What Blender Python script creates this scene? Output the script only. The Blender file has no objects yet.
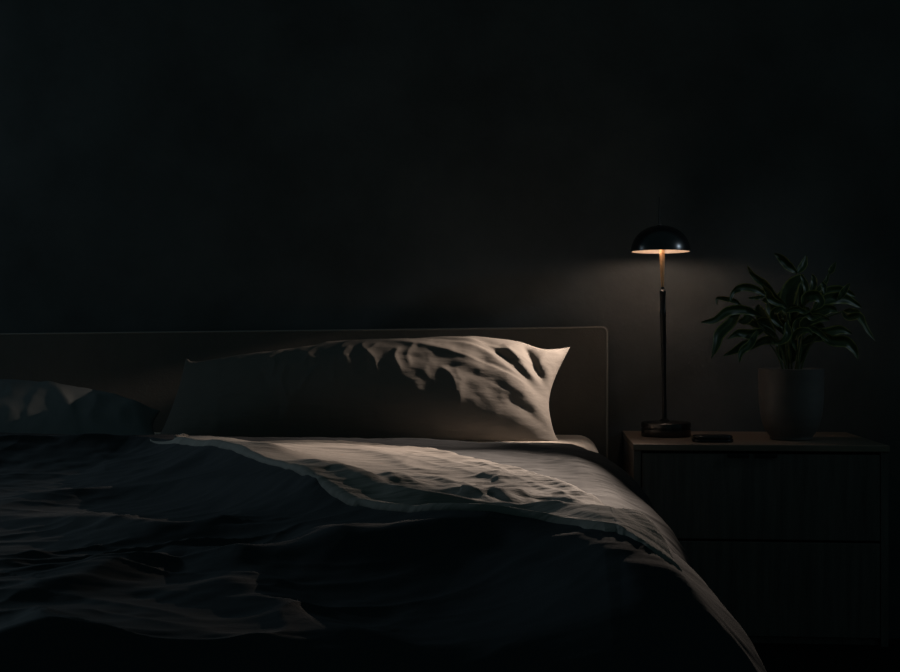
import bpy, bmesh, math, random
import numpy as np
from mathutils import Vector, noise as mnoise
random.seed(7)
rng = np.random.RandomState(11)
S = bpy.context.scene
COL = S.collection

# ------------------------------------------------------------------ camera maths
F = 1250.0; HZN = 340.0; CZ = 0.725; TH = math.atan(99 / 1250.0)
fx, fy = -math.sin(TH), math.cos(TH)
rx, ry = math.cos(TH), math.sin(TH)
def on_z(px, py, z):
    d = F * (CZ - z) / (py - HZN); l = (px - 450) * d / F
    return (fx * d + rx * l, fy * d + ry * l)
def on_y(px, py, Y, k=0.0, z0=0.0):
    """point of the sight line on the plane  y = Y + k*(z - z0)"""
    ky = fy + ry * (px - 450) / F; kx = fx + rx * (px - 450) / F; kz = (HZN - py) / F
    d = (Y + k * (CZ - z0)) / (ky - k * kz)
    return (kx * d, ky * d, CZ + kz * d)

# ------------------------------------------------------------------ materials
def lin(c):
    return tuple((v / 12.92 if v <= .04045 else ((v + .055) / 1.055) ** 2.4) for v in c)
def mat(name, col, rough=.7, metal=0, spec=.5, sheen=0, mottling=None, bump=None, weave=None, emit=None, bdist=.002):
    m = bpy.data.materials.new(name); m.use_nodes = True
    nt = m.node_tree; N = nt.nodes; L = nt.links
    b = N['Principled BSDF']
    b.inputs['Base Color'].default_value = (*col, 1)
    b.inputs['Roughness'].default_value = rough
    b.inputs['Metallic'].default_value = metal
    b.inputs['Specular IOR Level'].default_value = spec
    if sheen:
        b.inputs['Sheen Weight'].default_value = sheen; b.inputs['Sheen Roughness'].default_value = .5
    tc = N.new('ShaderNodeTexCoord')
    if mottling:
        sc, amt, stretch = mottling
        mp = N.new('ShaderNodeMapping'); mp.inputs['Scale'].default_value = stretch
        L.new(tc.outputs['Object'], mp.inputs['Vector'])
        n = N.new('ShaderNodeTexNoise'); n.inputs['Scale'].default_value = sc
        n.inputs['Detail'].default_value = 6; n.inputs['Roughness'].default_value = .6
        L.new(mp.outputs['Vector'], n.inputs['Vector'])
        r = N.new('ShaderNodeMapRange'); r.inputs['From Min'].default_value = .25; r.inputs['From Max'].default_value = .75
        r.inputs['To Min'].default_value = 1 - amt; r.inputs['To Max'].default_value = 1 + amt
        L.new(n.outputs['Fac'], r.inputs['Value'])
        mx = N.new('ShaderNodeVectorMath'); mx.operation = 'SCALE'
        mx.inputs[0].default_value = col
        L.new(r.outputs['Result'], mx.inputs['Scale'])
        L.new(mx.outputs['Vector'], b.inputs['Base Color'])
    last = None
    if bump:
        sc, st, stretch = bump
        mp = N.new('ShaderNodeMapping'); mp.inputs['Scale'].default_value = stretch
        L.new(tc.outputs['Object'], mp.inputs['Vector'])
        n = N.new('ShaderNodeTexNoise'); n.inputs['Scale'].default_value = sc; n.inputs['Detail'].default_value = 5
        L.new(mp.outputs['Vector'], n.inputs['Vector'])
        bp = N.new('ShaderNodeBump'); bp.inputs['Strength'].default_value = st; bp.inputs['Distance'].default_value = bdist
        L.new(n.outputs['Fac'], bp.inputs['Height']); last = bp
    if weave:
        sc, st = weave
        for dr in ('X', 'Z'):
            w = N.new('ShaderNodeTexWave'); w.bands_direction = dr
            w.inputs['Scale'].default_value = sc; w.inputs['Distortion'].default_value = 1.2
            w.inputs['Detail'].default_value = 2
            L.new(tc.outputs['Object'], w.inputs['Vector'])
            bp = N.new('ShaderNodeBump'); bp.inputs['Strength'].default_value = st; bp.inputs['Distance'].default_value = .0006
            L.new(w.outputs['Fac'], bp.inputs['Height'])
            if last: L.new(last.outputs['Normal'], bp.inputs['Normal'])
            last = bp
    if last: L.new(last.outputs['Normal'], b.inputs['Normal'])
    if emit:
        b.inputs['Emission Color'].default_value = (*emit[0], 1); b.inputs['Emission Strength'].default_value = emit[1]
    return m

M = {}
M['wall'] = mat('wall_paint', (.10, .105, .105), .9, spec=.1, mottling=(3.5, .30, (1, 1, 1)), bump=(60, .35, (1, 1, 1)))
M['floor'] = mat('dark_floorboards', (.012, .010, .009), .6, mottling=(3, .4, (1, 12, 1)))
M['base'] = mat('baseboard_paint', (.05, .055, .06), .6)
M['headboard'] = mat('headboard_fabric', (.11, .10, .088), .8, mottling=(9, .10, (3, 1, 2)), bump=(220, .3, (1, 1, 1)))
M['frame'] = mat('bed_frame_wood', (.012, .010, .009), .6)
M['sheet'] = mat('fitted_sheet_cotton', (.55, .49, .43), .85, spec=.04, bump=(30, .2, (1, 1, 1)))
M['pillow'] = mat('pillow_linen', (.165, .150, .135), .85, spec=.04, bump=(14, .45, (1, 2, 4)), bdist=.005)
M['pillow2'] = mat('pillow_grey', (.16, .17, .17), .85, spec=.04, bump=(24, .25, (1, 1, 2.5)))
M['duvet'] = mat('duvet_shaded', (.040, .043, .047), .85, spec=.04, bump=(26, .3, (1, 2.4, 1)))  # colour darkened to stand for the unlit parts of the duvet
M['flap'] = mat('duvet_lamplit', (.22, .20, .18), .85, spec=.04, bump=(13, .55, (1, 4.5, 1)), bdist=.006)  # same duvet, with lamplight put into a paler tone
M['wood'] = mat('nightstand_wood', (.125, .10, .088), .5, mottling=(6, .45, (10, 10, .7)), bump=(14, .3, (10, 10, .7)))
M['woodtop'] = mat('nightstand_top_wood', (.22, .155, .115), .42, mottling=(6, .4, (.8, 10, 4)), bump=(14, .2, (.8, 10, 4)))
M['black'] = mat('black_enamel', (.006, .006, .007), .27, spec=1.0)
M['blackm'] = mat('black_satin_metal', (.006, .006, .006), .38)
M['slot'] = mat('handle_black', (.002, .002, .002), .5)
M['lining'] = mat('shade_lining_cream', (.22, .17, .13), .6)
M['brass'] = mat('aged_brass', (.55, .33, .17), .42, metal=.75)
M['bulb'] = mat('bulb_glow', (.9, .7, .5), .4, emit=((1, .62, .34), 1.2))
M['pot'] = mat('grey_glazed_ceramic', (.13, .115, .105), .42, mottling=(10, .18, (1, 1, 3)))
M['soil'] = mat('potting_soil', (.01, .008, .006), .95, bump=(90, 1, (1, 1, 1)))
M['stem'] = mat('plant_stem', (.06, .085, .028), .5)
M['case'] = mat('case_black_gloss', (.008, .008, .009), .25)
M['caserim'] = mat('case_rim_metal', (.02, .02, .022), .2, metal=.6)

def leaf_mat():
    m = bpy.data.materials.new('leaf_green'); m.use_nodes = True
    N = m.node_tree.nodes; L = m.node_tree.links; b = N['Principled BSDF']
    at = N.new('ShaderNodeUVMap'); at.uv_map = 'UVMap'
    sx = N.new('ShaderNodeSeparateXYZ'); L.new(at.outputs['UV'], sx.inputs[0])
    a = N.new('ShaderNodeMath'); a.operation = 'SUBTRACT'; a.inputs[1].default_value = .5; L.new(sx.outputs['X'], a.inputs[0])
    c = N.new('ShaderNodeMath'); c.operation = 'ABSOLUTE'; L.new(a.outputs[0], c.inputs[0])
    n = N.new('ShaderNodeTexNoise'); n.inputs['Scale'].default_value = 40
    ad = N.new('ShaderNodeMath'); ad.operation = 'MULTIPLY_ADD'; ad.inputs[1].default_value = .12
    L.new(n.outputs['Fac'], ad.inputs[0]); L.new(c.outputs[0], ad.inputs[2])
    r = N.new('ShaderNodeValToRGB')
    r.color_ramp.elements[0].position = .0; r.color_ramp.elements[0].color = (.10, .13, .03, 1)
    r.color_ramp.elements[1].position = .10; r.color_ramp.elements[1].color = (.035, .06, .014, 1)
    e = r.color_ramp.elements.new(.42); e.color = (.030, .052, .013, 1)
    e = r.color_ramp.elements.new(.50); e.color = (.24, .24, .07, 1)
    L.new(ad.outputs[0], r.inputs['Fac']); L.new(r.outputs['Color'], b.inputs['Base Color'])
    b.inputs['Roughness'].default_value = .42
    b.inputs['Transmission Weight'].default_value = 0
    return m
M['leaf'] = leaf_mat()

# ------------------------------------------------------------------ object helpers
def link(name, me, m, parent=None, smooth=True):
    o = bpy.data.objects.new(name, me); COL.objects.link(o)
    if m: me.materials.append(m)
    if parent: o.parent = parent
    if smooth:
        for p in me.polygons: p.use_smooth = True
    return o
def empty(name, loc):
    o = bpy.data.objects.new(name, None); COL.objects.link(o); o.location = loc; o.empty_display_size = .05
    return o
def tag(o, label=None, cat=None, group=None, kind=None):
    if label: o['label'] = label
    if cat: o['category'] = cat
    if group: o['group'] = group
    if kind: o['kind'] = kind
    return o
def box_mesh(name, x0, x1, y0, y1, z0, z1, bev=.003, seg=2):
    bm = bmesh.new()
    bmesh.ops.create_cube(bm, size=1)
    for v in bm.verts:
        v.co = Vector(((x0 + x1) / 2 + v.co.x * (x1 - x0), (y0 + y1) / 2 + v.co.y * (y1 - y0), (z0 + z1) / 2 + v.co.z * (z1 - z0)))
    if bev: bmesh.ops.bevel(bm, geom=bm.edges[:], offset=bev, segments=seg, profile=.5, affect='EDGES')
    me = bpy.data.meshes.new(name); bm.to_mesh(me); bm.free(); return me
def box(name, b, m, parent=None, bev=.003, seg=2, smooth=False):
    return link(name, box_mesh(name, *b, bev=bev, seg=seg), m, parent, smooth)
def lathe(name, prof, m, parent=None, n=64, tilt=0.0, origin=(0, 0, 0), caps=True):
    vs, fs = [], []
    for r, z in prof:
        for k in range(n):
            a = 2 * math.pi * k / n
            x, y = r * math.cos(a), r * math.sin(a)
            xx = x * math.cos(tilt) + z * math.sin(tilt); zz = -x * math.sin(tilt) + z * math.cos(tilt)
            vs.append((origin[0] + xx, origin[1] + y, origin[2] + zz))
    for i in range(len(prof) - 1):
        for k in range(n):
            a, b = i * n + k, i * n + (k + 1) % n
            fs.append((a, b, b + n, a + n))
    if caps:
        if prof[0][0] > 0: fs.append(tuple(reversed(range(n))))
        if prof[-1][0] > 0: fs.append(tuple((len(prof) - 1) * n + k for k in range(n)))
    me = bpy.data.meshes.new(name); me.from_pydata(vs, [], fs)
    bm = bmesh.new(); bm.from_mesh(me); bmesh.ops.remove_doubles(bm, verts=bm.verts, dist=1e-6)
    bmesh.ops.recalc_face_normals(bm, faces=bm.faces); bm.to_mesh(me); bm.free()
    o = link(name, me, m, parent)
    try: me.set_sharp_from_angle(angle=math.radians(38))
    except Exception: pass
    return o
def grid_mesh(name, P, uv=False, flip=False):
    """P: array (nv, nu, 3)"""
    nv, nu = P.shape[:2]
    me = bpy.data.meshes.new(name)
    idx = np.arange(nv * nu).reshape(nv, nu)
    q = np.stack([idx[:-1, :-1], idx[:-1, 1:], idx[1:, 1:], idx[1:, :-1]], -1).reshape(-1, 4)
    if flip: q = q[:, ::-1]
    me.vertices.add(nv * nu); me.vertices.foreach_set('co', P.reshape(-1).astype(np.float32))
    me.loops.add(q.size); me.loops.foreach_set('vertex_index', q.reshape(-1).astype(np.int32))
    me.polygons.add(len(q)); me.polygons.foreach_set('loop_start', (np.arange(len(q)) * 4).astype(np.int32))
    me.update(calc_edges=True); me.validate()
    return me

# ------------------------------------------------------------------ numpy helpers
def vnoise(x, y, seed):
    r = np.random.RandomState(seed); T = r.rand(64, 64) * 2 - 1
    xi = np.floor(x).astype(int); yi = np.floor(y).astype(int)
    fxx = x - xi; fyy = y - yi
    sx = fxx * fxx * fxx * (fxx * (fxx * 6 - 15) + 10); sy = fyy * fyy * fyy * (fyy * (fyy * 6 - 15) + 10)
    a = T[xi % 64, yi % 64]; b = T[(xi + 1) % 64, yi % 64]; c = T[xi % 64, (yi + 1) % 64]; d = T[(xi + 1) % 64, (yi + 1) % 64]
    return (a * (1 - sx) + b * sx) * (1 - sy) + (c * (1 - sx) + d * sx) * sy
def smooth_line(pts, n=10):
    pts = [np.array(p, float) for p in pts]
    if len(pts) < 3: return pts
    P = [2 * pts[0] - pts[1]] + pts + [2 * pts[-1] - pts[-2]]
    out = []
    for i in range(1, len(P) - 2):
        for k in range(n):
            t = k / n
            out.append(.5 * (2 * P[i] + (P[i + 1] - P[i - 1]) * t + (2 * P[i - 1] - 5 * P[i] + 4 * P[i + 1] - P[i + 2]) * t * t
                             + (-P[i - 1] + 3 * P[i] - 3 * P[i + 1] + P[i + 2]) * t ** 3))
    out.append(P[-2]); return out
def ridge(X, Y, pts, amp, w1, w2=None, sharp=False, taper=.2, n=4):
    """height field of a fold along pts: w1 = width on its left side, w2 = on its right side"""
    if w2 is None: w2 = w1
    pl = smooth_line(pts, n)
    tot = sum(np.linalg.norm(pl[i + 1] - pl[i]) for i in range(len(pl) - 1))
    best = np.full(X.shape, 1e9); side = np.zeros(X.shape); tt = np.zeros(X.shape); acc = 0
    allp = np.array(pl); R = max(w1, w2) * 5
    sel = (X > allp[:, 0].min() - R) & (X < allp[:, 0].max() + R) & (Y > allp[:, 1].min() - R) & (Y < allp[:, 1].max() + R)
    xs, ys = X[sel], Y[sel]
    b = np.full(xs.shape, 1e9); s = np.zeros(xs.shape); tq = np.zeros(xs.shape)
    for i in range(len(pl) - 1):
        a, c = pl[i], pl[i + 1]; e = c - a; Ln = np.linalg.norm(e)
        if Ln < 1e-9: continue
        t = np.clip(((xs - a[0]) * e[0] + (ys - a[1]) * e[1]) / Ln ** 2, 0, 1)
        dx = xs - a[0] - t * e[0]; dy = ys - a[1] - t * e[1]; d = np.hypot(dx, dy)
        m = d < b
        b[m] = d[m]; s[m] = (e[0] * dy - e[1] * dx)[m]; tq[m] = ((acc + t * Ln) / tot)[m]; acc += Ln
    w = np.where(s > 0, w1, w2)
    k = np.clip(tq / taper, 0, 1) * np.clip((1 - tq) / taper, 0, 1) if taper > 0 else 1
    k = k * k * (3 - 2 * k) if taper > 0 else 1
    q = b / w
    g = np.exp(-q * 1.2) * (1 + q * 1.2) if sharp else np.exp(-q * q)
    out = np.zeros(X.shape); out[sel] = amp * g * k
    return out

# ================================================================== SETTING
WALLY = 3.12
def quad(name, vs, m):
    me = bpy.data.meshes.new(name); me.from_pydata(vs, [], [(0, 1, 2, 3)]); return tag(link(name, me, m, None, False), kind='structure')
box('wall_back', (-3.2, 2.6, WALLY, WALLY + .12, 0, 2.7), M['wall'], bev=0)['kind'] = 'structure'
box('floor', (-3.2, 2.6, -1.2, WALLY, -.08, 0), M['floor'], bev=0)['kind'] = 'structure'
box('baseboard_back', (-3.2, 2.6, WALLY - .014, WALLY, 0, .083), M['base'], bev=.002)['kind'] = 'structure'

# ================================================================== BED
HB_F, HB_B = 3.07, 3.115            # headboard front and back
hr = on_y(608.5, 340, HB_F)[0]
XM = on_y(599, 440, 2.96)[0]      # right side of the mattress
XL = -1.52                        # left side, beyond the frame
YF = .80                          # foot of the mattress
MZ = .497
bed = empty('bed', ((XL + XM) / 2, 1.9, 0))
tag(bed, 'low double bed with plain dark upholstered headboard against the wall', 'bed')
def par(o, root):
    o.parent = root; o.matrix_parent_inverse = root.matrix_world.inverted() if False else __import__('mathutils').Matrix.Translation(-Vector(root.location)); return o
# headboard: rounded slab with a thin pale strip standing in for rim light
def headboard():
    zl, zr = .740, .7585; x0, x1 = -1.62, hr; z0 = .12; R = .014
    bm = bmesh.new(); loop = [(x0, z0), (x1, z0)]
    for k in range(7):
        a = math.pi / 2 * k / 6; loop.append((x1 - R + R * math.cos(a), zr - R + R * math.sin(a)))
    for k in range(1, 12):
        t = k / 12; loop.append((x1 - R + (x0 + R - x1 + R) * t, zr + (zl - zr) * t))
    for k in range(7):
        a = math.pi / 2 + math.pi / 2 * k / 6; loop.append((x0 + R + R * math.cos(a), zl - R + R * math.sin(a)))
    f = [bm.verts.new((x, HB_F, z)) for x, z in loop]
    face = bm.faces.new(f)
    ex = bmesh.ops.extrude_face_region(bm, geom=[face])
    for v in [g for g in ex['geom'] if isinstance(g, bmesh.types.BMVert)]: v.co.y = HB_B
    bmesh.ops.recalc_face_normals(bm, faces=bm.faces)
    rim = [e for e in bm.edges if all(abs(v.co.y - HB_F) < 1e-6 for v in e.verts) or all(abs(v.co.y - HB_B) < 1e-6 for v in e.verts)]
    bmesh.ops.bevel(bm, geom=rim, offset=.006, segments=3, profile=.5, affect='EDGES')
    me = bpy.data.meshes.new('headboard'); bm.to_mesh(me); bm.free()
    o = par(link('headboard', me, M['headboard'], None, False), bed)
    # pale edge strip: the lamp's rim light put into its colour
    pts = [(x1 - .004, HB_F + .001, z0)] + [(x * 1.0 - (.004 if x > x1 - .02 else 0), HB_F + .001, z - .003) for x, z in loop[2:2 + 7 + 12]]
    cu = bpy.data.curves.new('rim_light_strip', 'CURVE'); cu.dimensions = '3D'; cu.bevel_depth = .0022; cu.bevel_resolution = 3
    sp = cu.splines.new('POLY'); sp.points.add(len(pts) - 1)
    for p, q in zip(sp.points, pts): p.co = (*q, 1)
    tmp = bpy.data.objects.new('tmp', cu); COL.objects.link(tmp)
    dg = bpy.context.evaluated_depsgraph_get(); me2 = bpy.data.meshes.new_from_object(tmp.evaluated_get(dg)); bpy.data.objects.remove(tmp)
    me2.name = 'rim_light_strip'; me2.materials.clear()
    p = link('rim_light_strip', me2, M['rim_light_strip'], None)
    p.parent = o
    return o
M['rim_light_strip'] = mat('headboard_rim_light', (.28, .25, .22), .7)  # pale colour imitates the lamp's light along the headboard edge
headboard()
par(box('side_rail', (XM - .03, XM + .0, YF, HB_F, .14, .27), M['frame']), bed)
par(box('side_rail', (XL, XL + .03, YF, HB_F, .14, .27), M['frame']), bed)
par(box('foot_rail', (XL, XM, YF - .03, YF, .14, .27), M['frame']), bed)
par(box('slat_base', (XL + .03, XM - .03, YF, HB_F, .22, .25), M['frame']), bed)
for lx in (XL + .05, XM - .09):
    for ly in (YF + .02, HB_F - .1):
        par(box('leg', (lx, lx + .05, ly, ly + .05, 0, .14), M['frame']), bed)
mt = box('mattress', (XL + .035, XM, YF + .01, HB_F - .004, .252, MZ), M['sheet'], bev=.05, seg=8, smooth=True)
tag(mt, 'mattress in a pale fitted sheet, its corner showing beside the upright pillow', 'mattress')

# ================================================================== DUVET
ZD = .520
def pl(pts, z=ZD): return [on_z(a, b, z) for a, b in pts]
YB = 2.60
sec = smooth_line([(.045, .520), (.085, .514), (.122, .497), (.148, .470), (.171, .425), (.186, .375), (.195, .31), (.200, .24), (.202, .17)], 12)
sec = np.array(sec)
secL = np.concatenate([[0], np.cumsum(np.hypot(*np.diff(sec, axis=0).T))])
XS = sec[0, 0]
sxx = lambda s: np.interp(s, secL, sec[:, 0]); szz = lambda s: np.interp(s, secL, sec[:, 1])

CREST = [(60, 440), (150, 441), (200, 449), (250, 461), (300, 485), (350, 502), (410, 515), (465, 522), (520, 526), (575, 534), (625, 548), (668, 568), (720, 592)]
ZC, ZF = .562, .505
def mound(X, Y):
    """the bunched-up middle of the duvet: rises to the crest line, falls away from it towards the foot"""
    c = np.array(smooth_line(pl(CREST, ZC), 4))
    b = np.full(X.shape, 1e9); s = np.zeros(X.shape)
    for i in range(len(c) - 1):
        a, e = c[i], c[i + 1] - c[i]; L2 = e @ e
        t = ((X - a[0]) * e[0] + (Y - a[1]) * e[1]) / L2
        t = np.clip(t, -50 if i == 0 else 0, 50 if i == len(c) - 2 else 1)
        dx = X - a[0] - t * e[0]; dy = Y - a[1] - t * e[1]; d = np.hypot(dx, dy); m = d < b
        b[m] = d[m]; s[m] = np.sign(e[0] * dy - e[1] * dx)[m]
    h = np.where(s < 0, -.016 + .058 * np.exp(-b / .10), .042 * np.exp(-b / .26))
    k = 1 - np.clip((X - XS) / .15, 0, 1); back = 1 - np.clip((Y - 2.1) / .4, 0, 1) * .55
    return h * k * k * (3 - 2 * k) * back
def fold_height(X, Y):
    """displacement of the duvet in unrolled coordinates (X right of XS is arc length down the side)"""
    H = mound(X, Y)
    # broad quilted billows
    H += .007 * vnoise(X * 2.2 + 5, Y * 3.1 + 2, 1) + .003 * vnoise(X * 5 + 9, Y * 6 + 1, 2)
    # warped directional creases
    wx = X + .06 * vnoise(X * 4, Y * 4, 5); wy = Y + .05 * vnoise(X * 5 + 3, Y * 4 + 8, 6)
    n1 = vnoise(wx * 5 + wy * 1.5 + 20, wy * 15 - wx * 3 + 20, 7)
    n2 = vnoise(wx * 8 - wy * 3 + 30, wy * 26 + wx * 5 + 20, 8)
    mask = .5 + .5 * vnoise(X * 2.5 + 11, Y * 2.5 + 4, 9)
    top = 1 - np.clip((X - XS + .03) / .08, 0, 1)
    near = np.clip(1.5 / np.clip(Y, .6, 3), 0, 1.3)
    H += top * mask * near ** 2 * (.005 * (1 - np.abs(n1)) ** 2.5 + .002 * (1 - np.abs(n2)) ** 2.5)
    H += .0012 * vnoise(X * 40, Y * 60, 12) * (.4 + .6 * mask)
    def R(p, a, w1, w2=None, sh=True, tp=.2, z=ZF):
        q = pl(p, z); m_ = np.clip(1.5 / np.mean([b for _, b in q]), .35, 1.2)
        return ridge(X, Y, q, .85 * a * m_, w1 * 1.25, None if w2 is None else w2 * 1.25, sh, tp)
    # left dark layer: its edge and the long creases in it
    H += R([(60, 436), (110, 439), (150, 443), (180, 452)], .006, .03, .012)
    H += R([(100, 462), (160, 463), (230, 480), (280, 500), (320, 512)], .011, .02)
    H += R([(-20, 452), (60, 462), (110, 480), (150, 486)], .008, .02)
    H += R([(120, 502), (200, 492), (245, 495), (290, 503)], .010, .018)
    H += R([(-40, 512), (60, 507), (140, 507), (200, 512), (290, 535), (350, 566)], .016, .03, .016)
    H += R([(-40, 524), (90, 538), (150, 552), (220, 554), (300, 548)], .011, .018)
    H += R([(60, 520), (130, 545), (180, 558)], .006, .012)
    H += R([(-60, 612), (60, 604), (130, 585), (190, 576), (250, 586), (400, 590), (500, 610), (560, 630), (620, 675)], .014, .025, .016)
    H += R([(190, 600), (260, 622), (330, 650), (420, 662)], .010, .014)
    H += R([(300, 560), (350, 590), (480, 594), (540, 606), (600, 626), (670, 690)], .012, .02, .012)
    H += R([(280, 508), (330, 532), (400, 556), (520, 566), (600, 578), (680, 620)], .011, .014, .010)
    H += R([(330, 512), (380, 545), (430, 560), (500, 555)], .008, .010)
    H += R([(370, 515), (420, 535), (470, 541), (540, 543), (620, 560)], .009, .010)
    H += R([(-60, 660), (80, 650), (220, 662), (380, 700)], .012, .03)
    # crumpled patch under the pale fold
    for k in range(15):
        a0 = rng.uniform(300, 500); b0 = rng.uniform(508, 548); an = rng.uniform(.1, 1.2); ln = rng.uniform(18, 48)
        c = math.cos(an) * ln; s_ = math.sin(an) * ln * .55; bend = rng.uniform(-6, 6)
        H += R([(a0, b0), (a0 + c / 2, b0 + s_ / 2 + bend), (a0 + c, b0 + s_)], rng.uniform(.002, .0045), rng.uniform(.006, .010), tp=.35)
    # back roll behind the pale fold
    H += R([(365, 443), (430, 441), (520, 449), (575, 462), (610, 486)], .008, .03, .03, sh=False, tp=.12, z=ZD)
    H += R([(480, 452), (550, 463), (590, 482), (625, 520)], .005, .012, .012, z=ZD)
    # side folds: unrolled, running forward and down
    for k in range(15):
        y0 = 2.42 - k * .125 + rng.uniform(-.03, .03); ln = rng.uniform(.30, .55); s0 = XS + rng.uniform(.02, .09)
        dn = rng.uniform(.10, .24); a = rng.uniform(.003, .008) * (1 if y0 > 1.6 else .7)
        H += ridge(X, Y, [(s0, y0), (s0 + dn * .35, y0 - ln * .45), (s0 + dn, y0 - ln)], a, rng.uniform(.012, .022), rng.uniform(.010, .018), True, .3)
    return H

def duvet_surface(U, Y, extra=0.0):
    """U unrolled across coordinate -> world position"""
    H = fold_height(U, Y) + extra
    s = np.clip(U - XS, 0, None)
    x = np.where(U < XS, U, sxx(s)); z = np.where(U < XS, ZD, szz(s))
    # section normal
    e = 1e-3
    tx = np.where(U < XS, 1, (sxx(s + e) - sxx(s)) / e + 1e-6); tz = np.where(U < XS, 0, (szz(s + e) - szz(s)) / e)
    ln = np.hypot(tx, tz); nx, nz = -tz / ln, tx / ln
    # shrink the overhang towards the head end; round the head hem down on to the mattress
    k = np.clip((Y - 2.05) / .55, 0, 1); k = k * k * (3 - 2 * k)
    x = np.where(U < XS, x, XS + (x - XS) * (1 - .30 * k))
    y = Y.copy()
    X_ = x + nx * H; Z_ = z + nz * H
    b = np.clip((Y - (YB - .06)) / .06, 0, 1)
    Z_ = Z_ - .022 * (1 - np.sqrt(np.clip(1 - b * b, 0, 1)))
    # hem of the head end sweeps forward at the right
    sw = np.clip((U + .12) / .27, 0, 1)
    y = y - .13 * sw ** 2 * np.clip((Y - 1.9) / .7, 0, 1)
    # foot end drops over the mattress
    d = np.clip((.86 - Y), 0, None)
    y = np.where(Y < .86, .86 - .10 * np.sin(np.clip(d / .16, 0, math.pi / 2)), y)
    Z_ = np.where(Y < .86, Z_ - .16 * (1 - np.cos(np.clip(d / .16, 0, math.pi / 2))) - np.clip(d - .25, 0, None), Z_)
    return np.stack([X_, y, Z_], -1), H
u = np.concatenate([np.linspace(-1.60, XS, 760)[:-1], np.linspace(XS, XS + secL[-1], 170)])
ysamp = np.linspace(.50, YB, 820)
U, Y = np.meshgrid(u, ysamp)
P, Hd = duvet_surface(U, Y)
duvet = empty('duvet', (-.6, 1.7, MZ))
tag(duvet, 'rumpled duvet, darkened in colour for shade, spread over the bed and draping off its right side', 'duvet')
me = grid_mesh('cover', P)
cover = par(link('cover', me, M['duvet'], None), duvet)
sol = cover.modifiers.new('thick', 'SOLIDIFY'); sol.thickness = .010; sol.offset = -1

# the turned-back fold lying over the cover, lamplight put into its pale colour
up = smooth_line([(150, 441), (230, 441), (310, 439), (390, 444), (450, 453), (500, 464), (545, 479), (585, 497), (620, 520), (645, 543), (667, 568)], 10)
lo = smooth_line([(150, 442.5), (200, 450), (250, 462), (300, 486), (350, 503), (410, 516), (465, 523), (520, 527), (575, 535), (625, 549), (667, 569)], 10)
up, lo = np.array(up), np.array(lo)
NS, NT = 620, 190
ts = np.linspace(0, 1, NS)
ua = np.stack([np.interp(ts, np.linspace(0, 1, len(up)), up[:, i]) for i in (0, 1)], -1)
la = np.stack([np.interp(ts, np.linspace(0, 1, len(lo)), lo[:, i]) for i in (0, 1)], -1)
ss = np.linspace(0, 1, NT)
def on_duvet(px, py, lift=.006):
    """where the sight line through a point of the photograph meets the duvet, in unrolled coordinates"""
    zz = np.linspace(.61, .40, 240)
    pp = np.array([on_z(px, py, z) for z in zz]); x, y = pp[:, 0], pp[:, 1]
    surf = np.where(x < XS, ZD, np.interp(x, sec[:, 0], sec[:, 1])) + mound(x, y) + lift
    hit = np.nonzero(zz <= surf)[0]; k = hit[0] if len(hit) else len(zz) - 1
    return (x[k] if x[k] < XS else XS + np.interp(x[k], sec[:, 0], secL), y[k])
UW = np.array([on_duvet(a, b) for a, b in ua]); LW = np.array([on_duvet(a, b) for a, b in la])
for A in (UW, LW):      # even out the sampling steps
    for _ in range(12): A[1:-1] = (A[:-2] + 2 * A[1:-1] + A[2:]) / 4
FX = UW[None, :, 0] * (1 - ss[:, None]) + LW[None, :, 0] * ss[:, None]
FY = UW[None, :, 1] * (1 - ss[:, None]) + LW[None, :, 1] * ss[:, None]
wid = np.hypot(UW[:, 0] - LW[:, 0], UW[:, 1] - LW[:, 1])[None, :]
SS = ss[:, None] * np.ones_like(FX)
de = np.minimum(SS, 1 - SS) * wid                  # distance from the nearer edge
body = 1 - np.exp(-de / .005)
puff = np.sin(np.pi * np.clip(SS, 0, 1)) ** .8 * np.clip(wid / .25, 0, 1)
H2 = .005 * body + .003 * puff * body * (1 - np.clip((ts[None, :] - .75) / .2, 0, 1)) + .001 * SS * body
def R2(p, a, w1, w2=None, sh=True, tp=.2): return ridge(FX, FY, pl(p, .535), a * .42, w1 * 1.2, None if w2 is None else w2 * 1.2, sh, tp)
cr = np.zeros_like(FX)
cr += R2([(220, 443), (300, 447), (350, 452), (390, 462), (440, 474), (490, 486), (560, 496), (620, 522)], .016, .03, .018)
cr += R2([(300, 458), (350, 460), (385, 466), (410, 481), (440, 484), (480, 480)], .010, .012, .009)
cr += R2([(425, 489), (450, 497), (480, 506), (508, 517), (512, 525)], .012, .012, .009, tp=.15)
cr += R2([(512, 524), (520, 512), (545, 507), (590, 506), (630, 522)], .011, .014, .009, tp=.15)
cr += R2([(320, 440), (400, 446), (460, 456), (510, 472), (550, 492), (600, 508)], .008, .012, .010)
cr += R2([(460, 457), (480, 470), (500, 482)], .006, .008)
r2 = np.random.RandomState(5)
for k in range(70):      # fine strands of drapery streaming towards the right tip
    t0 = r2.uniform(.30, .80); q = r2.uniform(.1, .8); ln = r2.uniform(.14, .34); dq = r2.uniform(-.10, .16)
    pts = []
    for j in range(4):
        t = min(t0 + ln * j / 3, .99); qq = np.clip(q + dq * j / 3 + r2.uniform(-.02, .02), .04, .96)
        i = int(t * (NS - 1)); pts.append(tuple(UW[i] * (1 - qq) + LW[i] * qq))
    cr += ridge(FX, FY, pts, r2.uniform(.0010, .0030), r2.uniform(.004, .008), None, True, .35)
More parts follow.
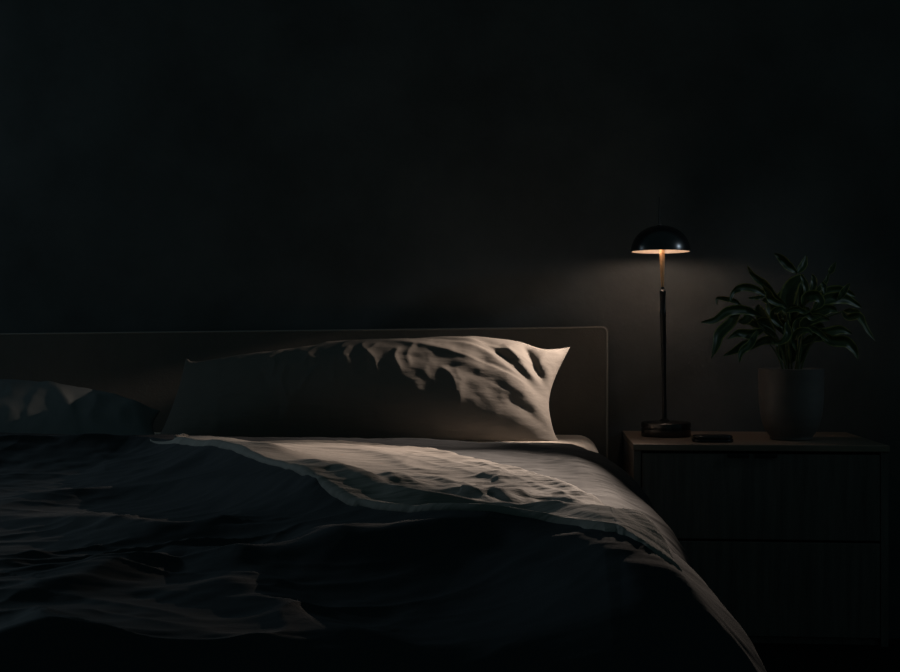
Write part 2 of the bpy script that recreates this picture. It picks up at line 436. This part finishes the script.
for k in range(4):      # short cross tucks
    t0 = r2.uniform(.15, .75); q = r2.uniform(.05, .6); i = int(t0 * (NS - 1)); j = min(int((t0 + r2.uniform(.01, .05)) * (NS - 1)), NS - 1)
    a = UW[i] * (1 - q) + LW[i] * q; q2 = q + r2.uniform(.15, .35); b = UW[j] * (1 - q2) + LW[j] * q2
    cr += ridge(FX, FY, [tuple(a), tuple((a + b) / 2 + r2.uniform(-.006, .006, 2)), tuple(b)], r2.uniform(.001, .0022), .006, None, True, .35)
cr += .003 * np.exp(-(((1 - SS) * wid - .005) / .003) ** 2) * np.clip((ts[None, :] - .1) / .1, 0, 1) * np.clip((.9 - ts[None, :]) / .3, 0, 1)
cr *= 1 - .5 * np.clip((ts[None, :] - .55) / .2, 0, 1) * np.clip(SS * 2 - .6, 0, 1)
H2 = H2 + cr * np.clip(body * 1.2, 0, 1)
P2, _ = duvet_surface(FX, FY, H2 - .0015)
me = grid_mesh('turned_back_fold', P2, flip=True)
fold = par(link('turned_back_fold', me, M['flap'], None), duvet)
fold['label'] = 'folded-over strip of the duvet, lamplight put into its paler colour'
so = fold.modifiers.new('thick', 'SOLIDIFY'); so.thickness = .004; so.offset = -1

# ================================================================== PILLOWS
def coons(bot, top, left, right, nu, nv):
    def rs(c, n):
        c = np.array(smooth_line(c, 12)); L_ = np.concatenate([[0], np.cumsum(np.hypot(*np.diff(c, axis=0).T))]); L_ /= L_[-1]
        t = np.linspace(0, 1, n); return np.stack([np.interp(t, L_, c[:, i]) for i in (0, 1)], -1)
    B, T, Lf, Rt = rs(bot, nu), rs(top, nu), rs(left, nv), rs(right, nv)
    u = np.linspace(0, 1, nu)[None, :, None]; v = np.linspace(0, 1, nv)[:, None, None]
    return (1 - v) * B[None] + v * T[None] + (1 - u) * Lf[:, None] + u * Rt[:, None] - (
        (1 - u) * (1 - v) * B[0] + u * (1 - v) * B[-1] + (1 - u) * v * T[0] + u * v * T[-1])
def pillow(name, bot, top, left, right, Y0, k, z0, T, folds, m, seed, nu=420, nv=190, pw=(.5, .55, 3.2), zmin=None, back=.45, fs=1.0):
    C = coons(bot, top, left, right, nu, nv)
    uu = np.linspace(-1, 1, nu)[None, :] * np.ones((nv, 1)); vv = np.linspace(-1, 1, nv)[:, None] * np.ones((1, nu))
    th = T * (1 - np.abs(uu) ** pw[2]) ** pw[0] * (1 - np.abs(vv) ** 2.4) ** pw[1]
    px, py = C[..., 0], C[..., 1]
    D = np.zeros_like(px)
    env = np.clip(th / (T * .35), 0, 1)
    for f in folds: D += fs * ridge(px, py, f[0], f[1], f[2], f[3] if len(f) > 3 else None, True, .25)
    D += .0022 * vnoise(px / 60 + 3, py / 30 + 7, seed) + .0010 * vnoise(px / 11 + 3, py / 9 + 7, seed + 1)
    ky = fy + ry * (px - 450) / F; kx = fx + rx * (px - 450) / F; kz = (HZN - py) / F
    d = (Y0 + k * (CZ - z0)) / (ky - k * kz)
    base = np.stack([kx * d, ky * d, CZ + kz * d], -1)
    ln = math.hypot(1, k); n = np.array([0, -1 / ln, k / ln])
    front = base + n * (th + D * env)[..., None]
    bk = base - n * (th * back)[..., None]
    if zmin is not None:
        for A in (front, bk):
            low = A[..., 2] < zmin + .02
            A[..., 2] = np.where(low, zmin + .02 * np.exp(np.clip((A[..., 2] - zmin - .02) / .02, -8, 0)), A[..., 2])
    nvu = nv * nu
    me = bpy.data.meshes.new(name)
    V = np.concatenate([front.reshape(-1, 3), bk.reshape(-1, 3)])
    idx = np.arange(nvu).reshape(nv, nu)
    q = np.stack([idx[:-1, :-1], idx[:-1, 1:], idx[1:, 1:], idx[1:, :-1]], -1).reshape(-1, 4)
    me.from_pydata(V.tolist(), [], q.tolist() + (q[:, ::-1] + nvu).tolist())
    bm = bmesh.new(); bm.from_mesh(me); bmesh.ops.remove_doubles(bm, verts=bm.verts, dist=2e-5)
    bmesh.ops.recalc_face_normals(bm, faces=bm.faces); bm.to_mesh(me); bm.free()
    return link(name, me, m)
fr = []
# folds fanning from the top right corner, the pinch and the lower right corner
fr += [([(567, 349), (556, 352), (545, 356), (530, 352)], .006, 3.5), ([(566, 352), (556, 366), (549, 380), (547, 392)], .010, 4, 3),
       ([(565, 351), (550, 357), (541, 370), (542, 385)], .009, 4), ([(548, 352), (540, 350), (520, 346), (500, 343)], .005, 4),
       ([(546, 392), (536, 378), (528, 362), (522, 352)], -.012, 3), ([(545, 393), (530, 386), (515, 372), (500, 360)], .011, 4),
       ([(545, 395), (528, 392), (510, 380), (490, 365), (470, 358)], -.008, 3.5), ([(545, 397), (525, 394), (505, 385), (480, 372), (450, 368)], .008, 4),
       ([(553, 410), (540, 402), (520, 393), (495, 388), (465, 384)], -.006, 4), ([(552, 418), (535, 406), (510, 398), (480, 392), (440, 390)], .006, 5),
       ([(555, 430), (540, 418), (520, 408), (495, 402)], .007, 5), ([(556, 437), (540, 428), (520, 418), (500, 414)], -.006, 4),
       ([(548, 372), (552, 385), (551, 400), (553, 420)], .008, 3)]
# creases over the middle
rp = np.random.RandomState(3)
cl = [[(345, 385), (352, 370), (362, 362)], [(352, 400), (350, 388), (358, 376)], [(300, 375), (312, 383), (325, 398)], [(328, 368), (318, 382), (310, 402)],
      [(345, 385), (340, 400), (343, 425)], [(385, 372), (375, 385), (360, 398)], [(270, 380), (282, 390), (280, 410)], [(405, 378), (400, 392), (408, 408)],
      [(420, 372), (412, 388), (416, 402)], [(258, 374), (275, 376), (290, 372)], [(440, 395), (455, 405), (460, 425)], [(330, 398), (318, 408), (305, 425)],
      [(296, 392), (290, 410), (296, 430)], [(372, 368), (368, 380), (380, 395), (384, 415)]]
for c in cl: fr.append((c, rp.uniform(.0025, .0045), rp.uniform(1.6, 2.4)))
for k in range(26):
    x = rp.uniform(200, 470); y = rp.uniform(374, 420); a = rp.uniform(1.0, 2.2); l = rp.uniform(18, 44)
    fr.append(([(x, y), (x + math.cos(a) * l / 2 + rp.uniform(-3, 3), y + math.sin(a) * l / 2), (x + math.cos(a) * l, y + math.sin(a) * l)], rp.uniform(-.002, .0025), rp.uniform(2, 4)))
for k in range(16):     # long drag lines running from the pinched right side across the face
    y0 = rp.uniform(372, 425); x1 = rp.uniform(360, 480); y1 = 346 + (y0 - 372) * .75 + rp.uniform(-4, 8)
    fr.append(([(549, y0), ((549 * 2 + x1) / 3, (y0 * 2 + y1) / 3 - 3), ((549 + x1 * 2) / 3, (y0 + y1 * 2) / 3 - 4), (x1, y1)], rp.uniform(-.003, .0035), rp.uniform(1.8, 3)))
for k in range(10):
    x = rp.uniform(190, 380)
    fr.append(([(x, 362), (x + 40, 357), (x + 90, 354)], rp.uniform(.001, .004), 3))
p1 = pillow('pillow', bot=[(150, 452), (250, 452), (360, 452), (470, 452), (530, 451), (559, 446)],
            top=[(186, 358), (196, 362), (230, 360), (290, 357), (350, 354), (390, 351), (430, 347), (480, 343), (520, 345), (545, 351), (570, 347)],
            left=[(150, 452), (165, 425), (178, 390), (186, 358)], right=[(559, 446), (552, 425), (549, 402), (555, 378), (570, 347)],
            Y0=2.71, k=.85, z0=.50, T=.130, pw=(.66, .6, 1.65), folds=fr, m=M['pillow'], seed=20, zmin=.503)
tag(p1, 'long beige pillow propped upright against the headboard, lit by the lamp', 'pillow', 'bed pillows')
fl = [([(85, 383), (102, 395), (120, 412)], .008, 5), ([(40, 392), (58, 402), (72, 420), (82, 440)], .012, 7, 4), ([(0, 410), (14, 402), (20, 420)], .008, 5),
      ([(30, 440), (38, 418), (48, 402)], .006, 4), ([(155, 406), (130, 404), (110, 408)], .006, 5), ([(120, 440), (128, 420), (150, 408)], .008, 6), ([(-20, 430), (10, 425), (25, 440)], .008, 5),
      ([(90, 440), (100, 420), (98, 404)], .009, 5), ([(60, 388), (90, 392), (130, 400)], .004, 5)]
p2 = pillow('pillow', bot=[(-190, 462), (-100, 462), (0, 462), (90, 462), (158, 456)],
            top=[(-170, 402), (-120, 389), (-50, 383), (20, 384), (70, 390), (115, 400), (160, 411)],
            left=[(-190, 462), (-182, 435), (-170, 402)], right=[(158, 456), (156, 440), (153, 425), (160, 411)],
            Y0=2.70, k=1.5, z0=.50, T=.055, folds=fl, m=M['pillow2'], seed=31, nu=300, nv=150, zmin=.503, fs=.8)
tag(p2, 'grey pillow lying slumped in the shadow at the left end of the bed', 'pillow', 'bed pillows')

# ================================================================== NIGHTSTAND
NT_ = .50
a = on_z(633, 444, NT_)
NX0, NY0 = a; NY1 = on_z(622, 431, NT_)[1] + .01
NX1 = on_y(890, 444, NY0)[0]
ns = empty('nightstand', ((NX0 + NX1) / 2, (NY0 + NY1) / 2, 0))
tag(ns, 'dark wooden two-drawer nightstand to the right of the bed', 'nightstand')
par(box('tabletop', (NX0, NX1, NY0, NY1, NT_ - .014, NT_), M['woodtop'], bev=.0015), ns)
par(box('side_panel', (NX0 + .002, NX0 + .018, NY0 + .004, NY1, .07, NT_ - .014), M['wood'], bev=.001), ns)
par(box('side_panel', (NX1 - .018, NX1 - .002, NY0 + .004, NY1, .07, NT_ - .014), M['wood'], bev=.001), ns)
par(box('back_panel', (NX0 + .018, NX1 - .018, NY1 - .012, NY1 - .002, .07, NT_ - .014), M['wood'], bev=0), ns)
par(box('bottom_panel', (NX0 + .018, NX1 - .018, NY0 + .02, NY1 - .012, .07, .084), M['wood'], bev=0), ns)
par(box('plinth', (NX0 + .03, NX1 - .03, NY0 + .04, NY1 - .01, 0, .07), M['frame'], bev=.001), ns)
zs = on_y(750, 541, NY0)[2]
def drawer(z0, z1, handle):
    d = par(box('drawer', (NX0 + .020, NX1 - .020, NY0 + .003, NY0 + .33, z0, z1), M['wood'], bev=.0015), ns)
    if handle:
        # twin finger pulls let into the top edge of the front
        for q0, q1 in ((728, 749), (755, 777)):
            xa = on_y(q0, 452, NY0)[0]; xb = on_y(q1, 452, NY0)[0]
            h = box('finger_pull', (xa, xb, NY0 - .004, NY0 + .010, z1 - .007, z1 + .001), M['slot'], bev=.001)
            h.parent = d; h.matrix_parent_inverse = __import__('mathutils').Matrix.Translation(-Vector(ns.location))
            h.matrix_parent_inverse.identity()
    return d
drawer(zs + .0025, NT_ - .020, True)
drawer(.088, zs - .0025, False)

# ================================================================== LAMP
LY = 2.96
lx = on_y(666, 430, LY)[0]
zt = lambda py: on_y(660, py, LY)[2]
lamp = empty('table_lamp', (lx, LY, NT_))
tag(lamp, 'slim black table lamp with glowing dome shade standing on the nightstand', 'lamp')
def L(name, prof, m, tilt=0.0, dx=0.0, parent=None, **k):
    o = lathe(name, prof, m, None, tilt=tilt, origin=(dx, 0, 0), **k); o.parent = parent or lamp; return o
br = .0575
L('base', [(0, 0), (br - .001, 0), (br, .002), (br, .017), (br - .002, .0185), (br - .002, .020), (br, .0215), (br, .031), (br - .003, .0335), (.012, .036), (.0, .037)], M['black'])
TI = -math.atan(2.4 / 170.)
dx = on_y(664.7, 420, LY)[0] - lx
h = lambda py: zt(py) - NT_
R_ = .0690; zr = h(251.6); Hh = h(225.5) - zr
L('pole', [(0, .034), (.011, .034), (.011, .038), (.0052, .041), (.0050, h(380)), (.0062, h(345)), (.0066, h(343)), (.0066, h(318)), (.0078, h(316.5)), (.0078, h(312)),
           (.0066, h(310)), (.0066, h(296)), (.0074, h(295)), (.0074, h(291)), (.0035, h(289.5)), (.0038, h(287)), (0, h(286.5))], M['blackm'], TI, dx)
L('neck', [(0, h(288)), (.0030, h(288)), (.0040, h(280)), (.0060, h(262)), (.0062, zr + .002), (.0055, zr + .005), (0, zr + .005)], M['brass'], TI, dx)
sx_ = on_y(660.6, 252, LY)[0] - lx
prof = [(R_ - .0008, zr - .0004)]
for k in range(25):
    t = math.pi / 2 * k / 24; prof.append((R_ * math.cos(t) ** .93 if k < 24 else 0, zr + Hh * math.sin(t)))
sh = L('shade', prof, M['black'], 0, sx_, caps=False, n=96)
prof = [(R_ - .0006, zr - .0004)]
for k in range(25):
    t = math.pi / 2 * k / 24; prof.append(((R_ - .0022) * math.cos(t) ** .93 if k < 24 else 0, zr + (Hh - .0022) * math.sin(t)))
L('shade_lining', prof, M['lining'], 0, sx_, parent=sh, caps=False, n=96)
L('finial_rod', [(0, zr + Hh - .003), (.0060, zr + Hh - .002), (.0060, zr + Hh + .0015), (.0016, zr + Hh + .003), (.0013, h(197)), (0, h(196.6))], M['blackm'], 0, sx_ - .0035)
bz = zr + .036
L('bulb', [(0, bz - .011), (.006, bz - .009), (.0105, bz), (.011, bz + .006), (.007, bz + .012), (.005, bz + .016), (0, bz + .016)], M['bulb'], 0, sx_)
lcx = lx + sx_

# ================================================================== SMALL FLAT CASE
cy_ = NY0 + .075
cx0 = on_y(692, 437, cy_)[0]; cx1 = on_y(733, 437, cy_)[0]
case = empty('flat_case', ((cx0 + cx1) / 2, cy_, NT_))
tag(case, 'small flat glossy black case lying between the lamp base and plant pot', 'case')
w = (cx1 - cx0) / 2
def pill(name, z0, z1, w, d, m, bev, parent):
    bm = bmesh.new(); vs = []
    rr = d * .8
    for cx, cy, a0 in ((w - rr, d - rr, 0), (-w + rr, d - rr, 90), (-w + rr, -d + rr, 180), (w - rr, -d + rr, 270)):
        for k in range(9):
            t = math.radians(a0 + 90 * k / 8); vs.append(bm.verts.new((cx + rr * math.cos(t), cy + rr * math.sin(t), z0)))
    f = bm.faces.new(vs); ex = bmesh.ops.extrude_face_region(bm, geom=[f])
    for v in [g for g in ex['geom'] if isinstance(g, bmesh.types.BMVert)]: v.co.z = z1
    bmesh.ops.recalc_face_normals(bm, faces=bm.faces)
    ed = [e for e in bm.edges if abs(e.verts[0].co.z - e.verts[1].co.z) < 1e-6]
    bmesh.ops.bevel(bm, geom=ed, offset=bev, segments=4, profile=.5, affect='EDGES')
    me = bpy.data.meshes.new(name); bm.to_mesh(me); bm.free(); return link(name, me, m, parent)
pill('bottom_shell', 0, .007, w, .030, M['case'], .002, case)
pill('lid', .0072, .0145, w * .97, .029, M['case'], .003, case)

# ================================================================== POTTED PLANT
PY = 2.885
pc = on_y(791, 430, PY)[0]
PS = PY / F
plant = empty('potted_plant', (pc, PY, NT_))
tag(plant, 'leafy green plant in a grey ceramic pot at the right of the nightstand', 'plant')
hp = lambda py: on_y(791, py, PY)[2] - NT_
ro = 32 * PS
zrim = hp(368.5)
pr = [(0, 0), (.044, 0), (.047, .002), (.047, .007), (.050, .011), (.058, .022), (.064, .038), (.0690, .062), (.0715, .090), (ro - .001, zrim - .004), (ro, zrim - .001), (ro - .0015, zrim),
      (ro - .005, zrim - .001), (ro - .006, zrim - .01), (ro - .008, .09), (.055, .04), (0, .03)]
lathe('pot', pr, M['pot'], plant, n=96)
lathe('soil', [(0, zrim - .010), (.03, zrim - .011), (ro - .007, zrim - .016), (ro - .009, zrim - .03), (0, zrim - .03)], M['soil'], plant)
SQ = []
leafV, leafF, leafUV = [], [], []
def pt3(px, py, dy):
    x, y, z = on_y(px, py, PY + dy); return np.array([x - pc, y - PY, z - NT_])
def leaf(pts, w, dy=0.0, ddy=0.0, twist=.0, vfold=.35, seed=0):
    r = np.random.RandomState(seed + 77)
    n = len(pts)
    ctrl = [pt3(a, b, dy + ddy * i / (n - 1)) for i, (a, b) in enumerate(pts)]
    c = np.array(smooth_line(ctrl, 8)) if n > 2 else np.array([ctrl[0] + (ctrl[1] - ctrl[0]) * k / 10 for k in range(11)])
    m_ = len(c); W = w * PS / 2
    base = len(leafV); cols = 7
    for i in range(m_):
        t = i / (m_ - 1)
        tg = c[min(i + 1, m_ - 1)] - c[max(i - 1, 0)]; tg = tg / (np.linalg.norm(tg) + 1e-9)
        view = np.array([0, -1, 0.0]); sd = np.cross(tg, view); sd /= (np.linalg.norm(sd) + 1e-9)
        nn = np.cross(sd, tg)
        ang = twist * (t - .3) + .5 * (r.rand() - .5) * 0
        sd2 = sd * math.cos(ang) + nn * math.sin(ang); nn2 = np.cross(sd2, tg)
        wp = W * max(math.sin(math.pi * min(t ** .8, 1)) ** .75, .0) * (1.0) + .0004
        if t > .85: wp = min(wp, W * (1 - t) / .15 * .75 + .0002)
        for j in range(cols):
            q = (j / (cols - 1)) * 2 - 1
            wave = .0012 * math.sin(t * 19 + seed + 2 * q) * abs(q)
            p = c[i] + sd2 * q * wp * math.cos(vfold) + nn2 * (abs(q) * wp * math.sin(vfold) + wave)
            leafV.append(tuple(p)); leafUV.append((j / (cols - 1), t))
    for i in range(m_ - 1):
        for j in range(cols - 1):
            k = base + i * cols + j; leafF.append((k, k + 1, k + cols + 1, k + cols))
stemP = []
def stem(pts, r0=1.6, r1=1.0, dy=0.0, ddy=0.0):
    n = len(pts); c = smooth_line([pt3(a, b, dy + ddy * i / (n - 1)) for i, (a, b) in enumerate(pts)], 8)
    stemP.append((c, r0 * PS, r1 * PS))
LV = [  # polyline, width px, depth, depth change, twist
 ([(797, 273), (788, 266), (781, 258), (774, 253)], 9, -.02, -.02, .5), ([(797, 273), (803, 265), (806, 255)], 8, -.01, .02, -.5),
 ([(788, 308), (775, 298), (764, 284), (754, 276), (747, 265)], 8, -.05, -.03, .5), ([(785, 306), (772, 300), (768, 292), (762, 284)], 8, -.055, -.02, .6),
 ([(768, 297), (757, 290), (743, 287), (733, 292), (730, 302)], 8, -.03, -.04, .9), ([(743, 309), (736, 302), (727, 299), (717, 298), (717, 305)], 5, -.05, -.02, 1.2),
 ([(762, 316), (744, 310), (728, 311), (714, 320), (700, 322)], 10, -.04, -.06, .6), ([(740, 310), (731, 322), (719, 334), (716, 345), (711, 359)], 12, -.05, -.04, .5),
 ([(765, 296), (756, 298), (748, 298)], 4, -.04, -.01, 0),
 ([(764, 330), (750, 334), (738, 333), (727, 339)], 10, -.03, -.04, .4), ([(756, 340), (744, 345), (735, 350), (723, 356)], 9, -.03, -.04, .5), ([(758, 330), (750, 344), (741, 352), (739, 363)], 8, -.05, -.03, .3),
 ([(752, 315), (745, 320), (738, 322)], 10, -.02, -.01, .2), ([(776, 328), (764, 322), (756, 324), (742, 318)], 11, .0, .0, .4),
 ([(789, 318), (787, 298), (793, 284), (804, 274)], 17, -.02, .0, .25), ([(801, 318), (798, 300), (803, 286), (801, 274)], 13, .01, .0, .2), ([(801, 274), (805, 284), (806, 294), (804, 300)], 6, -.04, -.01, .4),
 ([(784, 328), (776, 321), (774, 313), (781, 309), (786, 312)], 8, -.07, -.02, .9), ([(786, 322), (788, 333), (782, 341), (772, 343)], 8, -.075, -.02, .9),
 ([(797, 352), (794, 340), (799, 332), (808, 331), (812, 336)], 8, -.07, -.02, .8), ([(803, 306), (806, 298), (815, 296), (820, 303), (812, 311)], 12, -.06, -.01, .5),
 ([(812, 296), (820, 288), (826, 281), (829, 273)], 5, .0, .01, .3), ([(822, 282), (824, 288), (824, 295)], 6, -.01, -.01, .3), ([(829, 274), (832, 269), (836, 262)], 6, .02, .0, .4),
 ([(838, 300), (844, 291), (850, 283)], 7, .04, .0, .4), ([(842, 311), (848, 317), (858, 316), (862, 322), (868, 332), (876, 343)], 8, -.03, -.03, 1.1), ([(843, 311), (852, 311), (860, 315), (865, 326)], 6, -.02, -.02, .8),
 ([(819, 331), (830, 340), (845, 342), (853, 349), (858, 360)], 12, -.02, -.01, .4), ([(808, 326), (818, 332), (831, 343)], 6, -.06, -.01, .2), ([(812, 330), (824, 333), (840, 330), (852, 334)], 11, .02, .02, .3),
 ([(812, 308), (828, 299), (845, 299), (862, 308)], 13, .03, .03, .3), ([(815, 302), (828, 292), (843, 291), (856, 297)], 11, .05, .02, .2), ([(800, 330), (812, 316), (828, 309), (838, 312)], 13, .0, .0, .2),
 ([(786, 335), (776, 318), (770, 302), (762, 300)], 15, .02, .0, .2), ([(775, 338), (766, 326), (760, 312), (758, 304)], 14, .0, .0, .3), ([(790, 335), (792, 318), (786, 306), (780, 302)], 15, .0, .0, .2),
 ([(796, 335), (806, 322), (818, 318), (830, 320)], 12, -.03, -.01, .3), ([(790, 338), (800, 326), (802, 312), (798, 300)], 14, .01, .0, .2), ([(800, 345), (812, 338), (826, 338), (836, 346)], 10, .0, -.01, .4),
 ([(780, 345), (770, 340), (760, 342), (750, 350)], 9, -.02, -.01, .4), ([(795, 318), (806, 314), (812, 318), (822, 316)], 7, -.06, .0, .5), ([(784, 312), (796, 309), (804, 312), (810, 311)], 6, -.07, .0, .4),
 ([(800, 340), (796, 326), (800, 318)], 8, -.04, .0, .3), ([(770, 312), (778, 300), (784, 292), (788, 286)], 9, .03, .01, .3), ([(806, 300), (812, 290), (814, 280), (812, 274)], 7, .04, .01, .3),
 ([(788, 366), (783, 352), (786, 340), (792, 330)], 12, .02, 0, .2), ([(797, 366), (803, 350), (812, 340)], 10, .02, 0, .3), ([(790, 364), (792, 348), (790, 332)], 14, .03, 0, .1), ([(782, 364), (780, 350), (776, 338)], 9, .03, 0, .1),
]
for i, l in enumerate(LV):
    leaf(l[0], l[1], l[2], l[3], l[4], .40, i)
rl = np.random.RandomState(9)
for k in range(22):   # inner leaves filling the crown, some behind
    a_ = rl.uniform(math.radians(15), math.radians(165)); r0 = rl.uniform(6, 16); r1 = r0 + rl.uniform(16, 28)
    cx_, cy__ = 793, 334
    x0, y0 = cx_ + r0 * math.cos(a_), cy__ - r0 * math.sin(a_); x1, y1 = cx_ + r1 * math.cos(a_), cy__ - r1 * math.sin(a_) * .9
    dyy = rl.uniform(-.03, .07)
    leaf([(x0, y0), ((x0 + x1) / 2 + rl.uniform(-3, 3), (y0 + y1) / 2 - 3), (x1, y1 + rl.uniform(0, 5))], rl.uniform(8, 13), dyy, rl.uniform(-.02, .02), rl.uniform(-.8, .8), .4, 200 + k)
me = bpy.data.meshes.new('foliage'); me.from_pydata(leafV, [], leafF)
uvl = me.uv_layers.new(name='UVMap')
for lp in me.loops: uvl.data[lp.index].uv = leafUV[lp.vertex_index]
fo = link('foliage', me, M['leaf'], plant)
stem([(795, 372), (800, 340), (798, 300), (797, 273)], 2.2, 1.4, .0, -.02)
stem([(798, 372), (800, 352), (803, 332)], 2.4, 1.6, -.05, -.01)
stem([(800, 372), (808, 350), (816, 338), (822, 328)], 2.0, 1.3, -.02)
stem([(797, 372), (801, 340), (822, 320), (843, 311)], 2.0, 1.4, -.02, -.01)
stem([(787, 372), (782, 352), (775, 340), (760, 326)], 2.0, 1.3, -.02, -.02)
stem([(784, 372), (778, 356), (770, 344)], 2.0, 1.3, -.03, -.01)
stem([(787, 372), (776, 335), (758, 322), (742, 309)], 1.9, 1.2, .0, -.05)
stem([(789, 372), (784, 335), (772, 310), (767, 297)], 2, 1.3, .0, -.03)
stem([(792, 372), (790, 350), (787, 320), (788, 306)], 2.2, 1.3, .0, -.04)
stem([(798, 372), (804, 330), (814, 305), (820, 288)], 2.0, 1.2, .02, .0)
stem([(796, 372), (806, 330), (828, 305), (838, 300)], 1.8, 1.2, .03, .01)
def tubes(paths, n=8):
    vs, fs = [], []
    for c, r0, r1 in paths:
        b0 = len(vs)
        for i, p in enumerate(c):
            t = i / (len(c) - 1); tg = c[min(i + 1, len(c) - 1)] - c[max(i - 1, 0)]; tg = tg / np.linalg.norm(tg)
            s1 = np.cross(tg, [0, 1, 0]); s1 /= np.linalg.norm(s1); s2 = np.cross(tg, s1); r = (r0 + (r1 - r0) * t) / 2
            for k in range(n):
                a_ = 2 * math.pi * k / n; vs.append(tuple(p + (s1 * math.cos(a_) + s2 * math.sin(a_)) * r))
        for i in range(len(c) - 1):
            for k in range(n):
                q = b0 + i * n + k; q2 = b0 + i * n + (k + 1) % n; fs.append((q, q2, q2 + n, q + n))
    me = bpy.data.meshes.new('stems'); me.from_pydata(vs, [], fs); return me
link('stems', tubes(stemP), M['stem'], plant)

# ================================================================== LIGHT
def light(name, kind, loc, power, col, size=.1, target=None, **k):
    ld = bpy.data.lights.new(name, kind); ld.energy = power; ld.color = col
    if kind == 'AREA': ld.size = size
    else: ld.shadow_soft_size = size
    for a_, b_ in k.items(): setattr(ld, a_, b_)
    o = bpy.data.objects.new(name, ld); COL.objects.link(o); o.location = loc
    if target: o.rotation_euler = (Vector(target) - Vector(loc)).to_track_quat('-Z', 'Y').to_euler()
    return o
zb = NT_ + zr
WARM = (1, .765, .60)
light('lamp_bulb_light', 'POINT', (lcx + .0, LY, zb + .0105), .52, WARM, .014)
def from_lamp(az, el, d=1.0):
    a_, e_ = math.radians(az), math.radians(el)
    return (lcx - .012 - d * math.sin(a_) * math.cos(e_), LY - .012 - d * math.cos(a_) * math.cos(e_), zb + .0117 + d * math.sin(e_))
bl = light('added_bed_beam', 'SPOT', (lcx - .012, LY - .012, zb + .0126), 185, (1, .80, .66), .004, from_lamp(24, -18.5), spot_size=math.radians(44), spot_blend=1.0)
bl.rotation_euler.rotate_axis('Z', math.radians(-13)); bl.scale = (1, .46, 1)      # flat, wide beam added beside the bulb to brighten the duvet fold
bl = light('added_bed_corner_beam', 'SPOT', (lcx - .008, LY - .012, zb + .0117), 130, (1, .80, .66), .004, from_lamp(4, -11.5), spot_size=math.radians(22), spot_blend=1.0)
bl.scale = (1, .7, 1)  # extra beam added to reach the right tip of the fold
light('added_pillow_beam', 'SPOT', (lcx - .016, LY - .012, zb + .011), 38, (1, .80, .66), .008, (-.12, 2.72, .63), spot_size=math.radians(56), spot_blend=1.0)  # helper spot added inside the shade to brighten the upright pillow
bl = light('added_headboard_beam', 'SPOT', (lcx - .016, LY - .012, zb + .0122), 46, (1, .80, .66), .004, from_lamp(87, -15.5), spot_size=math.radians(25), spot_blend=1.0)
bl.scale = (1, .32, 1)  # narrow helper beam added to light the pillow's top edge
light('added_down_beam', 'SPOT', (lcx - .014, LY - .016, zb + .004), 2.0, (1, .80, .66), .01, (.03, 2.62, .5), spot_size=math.radians(64), spot_blend=1.0)  # added spot lifting the mattress corner and the back of the duvet
light('cool_window_light', 'SPOT', (1.75, 2.46, 1.42), 4.0, (.62, .82, 1), .05, (.36, 2.9, .75), spot_size=math.radians(34), spot_blend=.9)
light('cool_fill_light', 'AREA', (-2.5, 2.6, 1.45), 1.1, (.66, .86, 1), .3, (-1.0, 2.6, .6))
light('added_glint_light', 'SPOT', (1.75, 2.40, 1.38), 8, (.72, .86, 1), .05, (lcx + .035, LY - .03, zb + .02), spot_size=math.radians(6.5), spot_blend=.8)  # unseen narrow spot added only for the highlight on the dome
light('added_back_light', 'SPOT', (-2.5, 2.75, 1.12), 36, (.62, .86, 1), .10, (-.35, 1.2, .5), spot_size=math.radians(62), spot_blend=1.0)  # unseen cool spot added to bring out the foreground creases
W = bpy.data.worlds.new('night'); S.world = W; W.use_nodes = True
bg = W.node_tree.nodes['Background']; bg.inputs[0].default_value = (.46, .92, 1, 1); bg.inputs[1].default_value = .026

# ================================================================== CAMERA
cd = bpy.data.cameras.new('camera'); cd.sensor_width = 36; cd.lens = 50; cd.shift_y = 4 / 900.; cd.clip_start = .02
cam = bpy.data.objects.new('camera', cd); COL.objects.link(cam); cam.location = (0, 0, CZ)
cam.rotation_euler = (math.pi / 2, 0, TH)
S.camera = cam
S.view_settings.view_transform = 'Standard'; S.view_settings.look = 'None'
S.view_settings.exposure = 0; S.view_settings.gamma = 1
